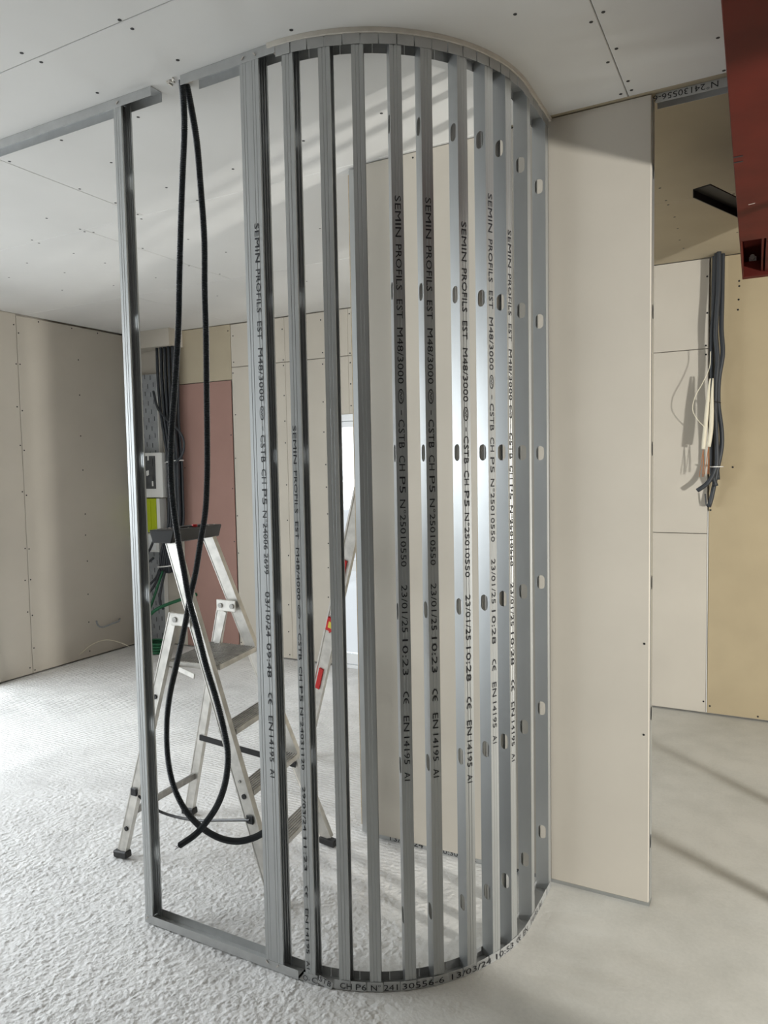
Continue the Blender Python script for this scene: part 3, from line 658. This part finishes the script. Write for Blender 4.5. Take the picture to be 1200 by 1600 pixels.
for p, lb in (([(-0.343,4.918,2.14),(-0.349,4.918,2.108),(-0.364,4.918,1.913),(-0.377,4.918,1.756),(-0.380,4.918,1.709)], 'cream cable sheath with bare copper ends, left of the pair'), ([(-0.329,4.918,2.14),(-0.333,4.918,2.029),(-0.337,4.918,1.834),(-0.350,4.918,1.724)], 'cream cable sheath with bare copper ends, right of the pair')):
    o = MB().tube(spline(p, .02), lambda i, n=len(spline(p, .02)): .004+.0085*min(1, i/(n*.45)), 8).build('electrical_cable', 'cable_cream', None, smooth=True, origin=p[0]); tag(o, lb, 'cable', 'cream cables hanging at the right wall')
    e = Vector(p[-1])
    for dx in (-.018, .0, .008): MB().tube([e, e+Vector((dx*.6, 0, -.09)), e+Vector((dx-.004, 0, -.17))], .0019, 6).build('copper_wire', 'copper', o)
o = MB().tube(spline([(-.342,4.900,2.30),(-0.348,4.900,2.205),(-0.387,4.900,2.110),(-0.427,4.900,2.034),(-0.441,4.900,1.956),(-0.415,4.900,1.896),(-0.372,4.900,1.843)], .02), .0024, 6).build('thin_wire', 'cable_cream', None, origin=(-.342, 4.90, 2.30)); tag(o, 'thin pale wire bowing left of the wall cable bundle', 'wire')
for z, x, mt, lb in ((1.995, -.325, 'black_plastic', 'black tie around the wall cable bundle'), (1.60, -.308, 'white_plastic', 'white tie low on the wall cable bundle')):
    m = MB(); P = [(x+.036*math.cos(a), 4.982+.060*math.sin(a), z) for a in [2*math.pi*i/20 for i in range(21)]]; m.tube(P, .0035, 6)
    tag(m.build('cable_tie', mt, None, origin=(x, 4.982, z)), lb, 'cable tie')

# ------------------------------------------------------------------ electrical corner, left of the pink board
du = empty('cable_duct', (-5.15, 5.02, 0), 'grey printed cable duct panel standing in the left corner', 'duct')
MB().b(-5.292, -5.018, 5.002, 5.045, .005, 2.53).build('backing', 'grey_board', du, bevel=.003)
MB().b(-5.016, -5.008, 5.002, 5.045, .005, 2.53).build('edge_strip', 'white_plastic', du)
m = MB(); row = 0; z = .06
while z < 2.48:
    for k in range(4):
        x = -5.27+.07*k+(.035 if row % 2 else 0)
        if x < -5.03: m.b(x, x+.009, 5.0008, 5.003, z+.012*(k % 2), z+.042+.012*(k % 2))
    z += .078; row += 1
tag(m.build('dashes', 'dark_grey', du), 'dark dashes printed on the grey panel', kind='stuff')
fb = empty('fuse_box', (-5.08, 4.95, 1.39), 'white fuse box with dark grey front on the duct panel', 'fuse box')
MB().b(-5.292, -4.885, 4.90, 5.0, 1.395, 1.805).build('housing', 'white_plastic', fb, bevel=.006)
MB().b(-5.285, -4.962, 4.892, 4.8995, 1.475, 1.775).build('front_cover', 'dark_grey', fb, bevel=.003)
for z in (1.52, 1.68): MB().b(-5.26, -4.985, 4.886, 4.8915, z, z+.07).build('breaker_row', 'dark_grey', fb, bevel=.002)
for x, z in ((-5.04, 1.735), (-5.045, 1.60), (-5.06, 1.595), (-4.995, 1.50)): MB().b(x, x+.014, 4.880, 4.8855, z, z+.045).build('label_strip', 'white_plastic', fb)
gb = empty('meter_box', (-5.1, 4.96, 1.07), 'yellow-green box under the white fuse box', 'box')
MB().b(-5.292, -4.985, 4.905, 5.0, 1.075, 1.385).build('cover', 'green_box', gb, bevel=.004)
MB().b(-4.984, -4.945, 4.915, 5.0, 1.075, 1.385).build('side_frame', 'white_plastic', gb); MB().b(-5.06, -5.045, 4.899, 4.9045, 1.09, 1.37).build('ridge', 'green_box', gb)
wb = empty('junction_box', (-5.15, 4.96, .88), 'small white junction box under the yellow-green box', 'box')
MB().b(-5.292, -5.0, 4.94, 5.0, .885, 1.065).build('housing', 'white_plastic', wb, bevel=.006); MB().b(-5.27, -5.03, 4.936, 4.9395, .905, 1.045).build('lid', 'white_pvc', wb, bevel=.001)
bundle = [(-4.83, 2.745), (-4.83, 2.4), (-4.82, 2.1), (-4.785, 1.75), (-4.785, 1.45), (-4.80, 1.15), (-4.88, .95), (-4.92, .82), (-4.93, .70)]
offs = [(i*.029+(j % 2)*.0145-.058, 4.985-j*.027) for j in range(3) for i in range(5-(j % 2))]
for k, (ox, oy) in enumerate(offs):
    P = [(x+ox*f, oy, z) for (x, z), f in zip(bundle, [1.6, 1.6, 1.3, 1.0, 1.0, 1.1, 1, .95, .95])]
    if oy < 4.95: P[3:6] = [(x+.0, y-.0, z) for x, y, z in P[3:6]]
    o = MB().tube(spline(P, .03), .0130, 8).build('electrical_cable', 'cable_black', None, smooth=True, origin=P[0])
    tag(o, 'black cable in the thick bundle dropping past the fuse box', 'cable', 'black cables in the left corner bundle')
P = [(-4.96, 4.905, 2.36), (-4.90, 4.895, 2.2), (-4.76, 4.885, 2.07), (-4.64, 4.885, 1.98), (-4.60, 4.89, 1.88), (-4.63, 4.89, 1.77), (-4.73, 4.895, 1.70)]
tag(MB().tube(spline(P, .02), .011, 8).build('electrical_cable', 'cable_black', None, smooth=True, origin=P[0]), 'black cable looping out over the pink board', 'cable')
for x, z, lb in ((-4.785, 1.72, 'pale tie around the left bundle beside the fuse box'), (-4.93, .76, 'pale tie low on the left bundle above the floor')):
    P = [(x+.092*math.cos(a), 4.958+.060*math.sin(a), z+.01*math.cos(a)) for a in [2*math.pi*i/24 for i in range(25)]]
    tag(MB().tube(P, .006, 6).build('cable_tie', 'white_plastic', None, origin=(x, 4.958, z)), lb, 'cable tie')
fan = [([(-4.978, 4.915, .73), (-5.0, 4.895, .66), (-5.06, 4.88, .60), (-5.14, 4.87, .55)], 'cable_black', 'black cable end fanning out left just below the low tie'),
       ([(-4.952, 4.905, .72), (-4.98, 4.87, .62), (-5.03, 4.85, .54), (-5.12, 4.84, .45)], 'cable_black', 'black cable end fanning down left below the low tie'),
       ([(-4.925, 4.905, .72), (-4.935, 4.85, .60), (-4.975, 4.82, .46), (-5.02, 4.81, .36)], 'cable_green', 'dark green cable end hanging straight below the low tie'),
       ([(-4.898, 4.905, .72), (-4.905, 4.85, .55), (-4.89, 4.82, .45), (-4.84, 4.81, .39)], 'cable_black', 'black cable end bending right below the low tie'),
       ([(-4.66, 5.049, .50), (-4.74, 4.92, .465), (-4.88, 4.79, .40), (-5.0, 4.765, .31)], 'cable_green', 'dark green conduit stub sloping down behind the ladder'),
       ([(-5.13, 4.90, .99), (-5.06, 4.87, .90), (-4.98, 4.87, 1.02), (-4.93, 4.885, 1.10)], 'cable_black', 'black cable curving beneath the green box'),
       ([(-5.20, 4.91, .92), (-5.16, 4.88, .80), (-5.08, 4.88, .80), (-5.02, 4.89, .84)], 'cable_black', 'black cable sagging below the white junction box')]
for P, mt, lb in fan:
    tag(MB().tube(spline(P, .02), .016 if 'stub' in lb else .0115, 8).build('electrical_cable', mt, None, smooth=True, origin=P[0]), lb, 'cable', 'loose cable ends in the left corner')
coil = empty('cable_coil', (-4.93, 4.78, 0), 'green cable coil lying on the floor in the left corner', 'cable')
for k in range(4):
    P = [(-4.93+(.135-.010*k)*math.cos(a)+.008*k, 4.78+(.115-.008*k)*math.sin(a), .016+.024*k+.003*math.sin(3*a)) for a in [2*math.pi*i/32 for i in range(33)]]
    MB().tube(P, .0118, 8).build('turn', 'cable_green', coil, smooth=True)
P = [(X0+.001, 4.72, .28), (X0+.03, 4.68, .27), (X0+.05, 4.60, .27), (X0+.06, 4.47, .26), (X0+.06, 4.42, .29), (X0+.07, 4.40, .33)]
tag(MB().tube(spline(P, .02), .008, 8).build('wire_stub', 'grey_board', None, smooth=True, origin=P[0]), 'grey hooked conduit stub poking from the left wall', 'wire')
P = [(-5.10, 4.64, .06), (-5.18, 4.60, .10), (-5.24, 4.5, .14), (-5.28, 4.38, .12), (-5.285, 4.25, .06)]
tag(MB().tube(spline(P, .02), .003, 6).build('thin_wire', 'cable_cream', None, origin=P[0]), 'thin pale wire drooping along the foot of the left wall', 'wire')
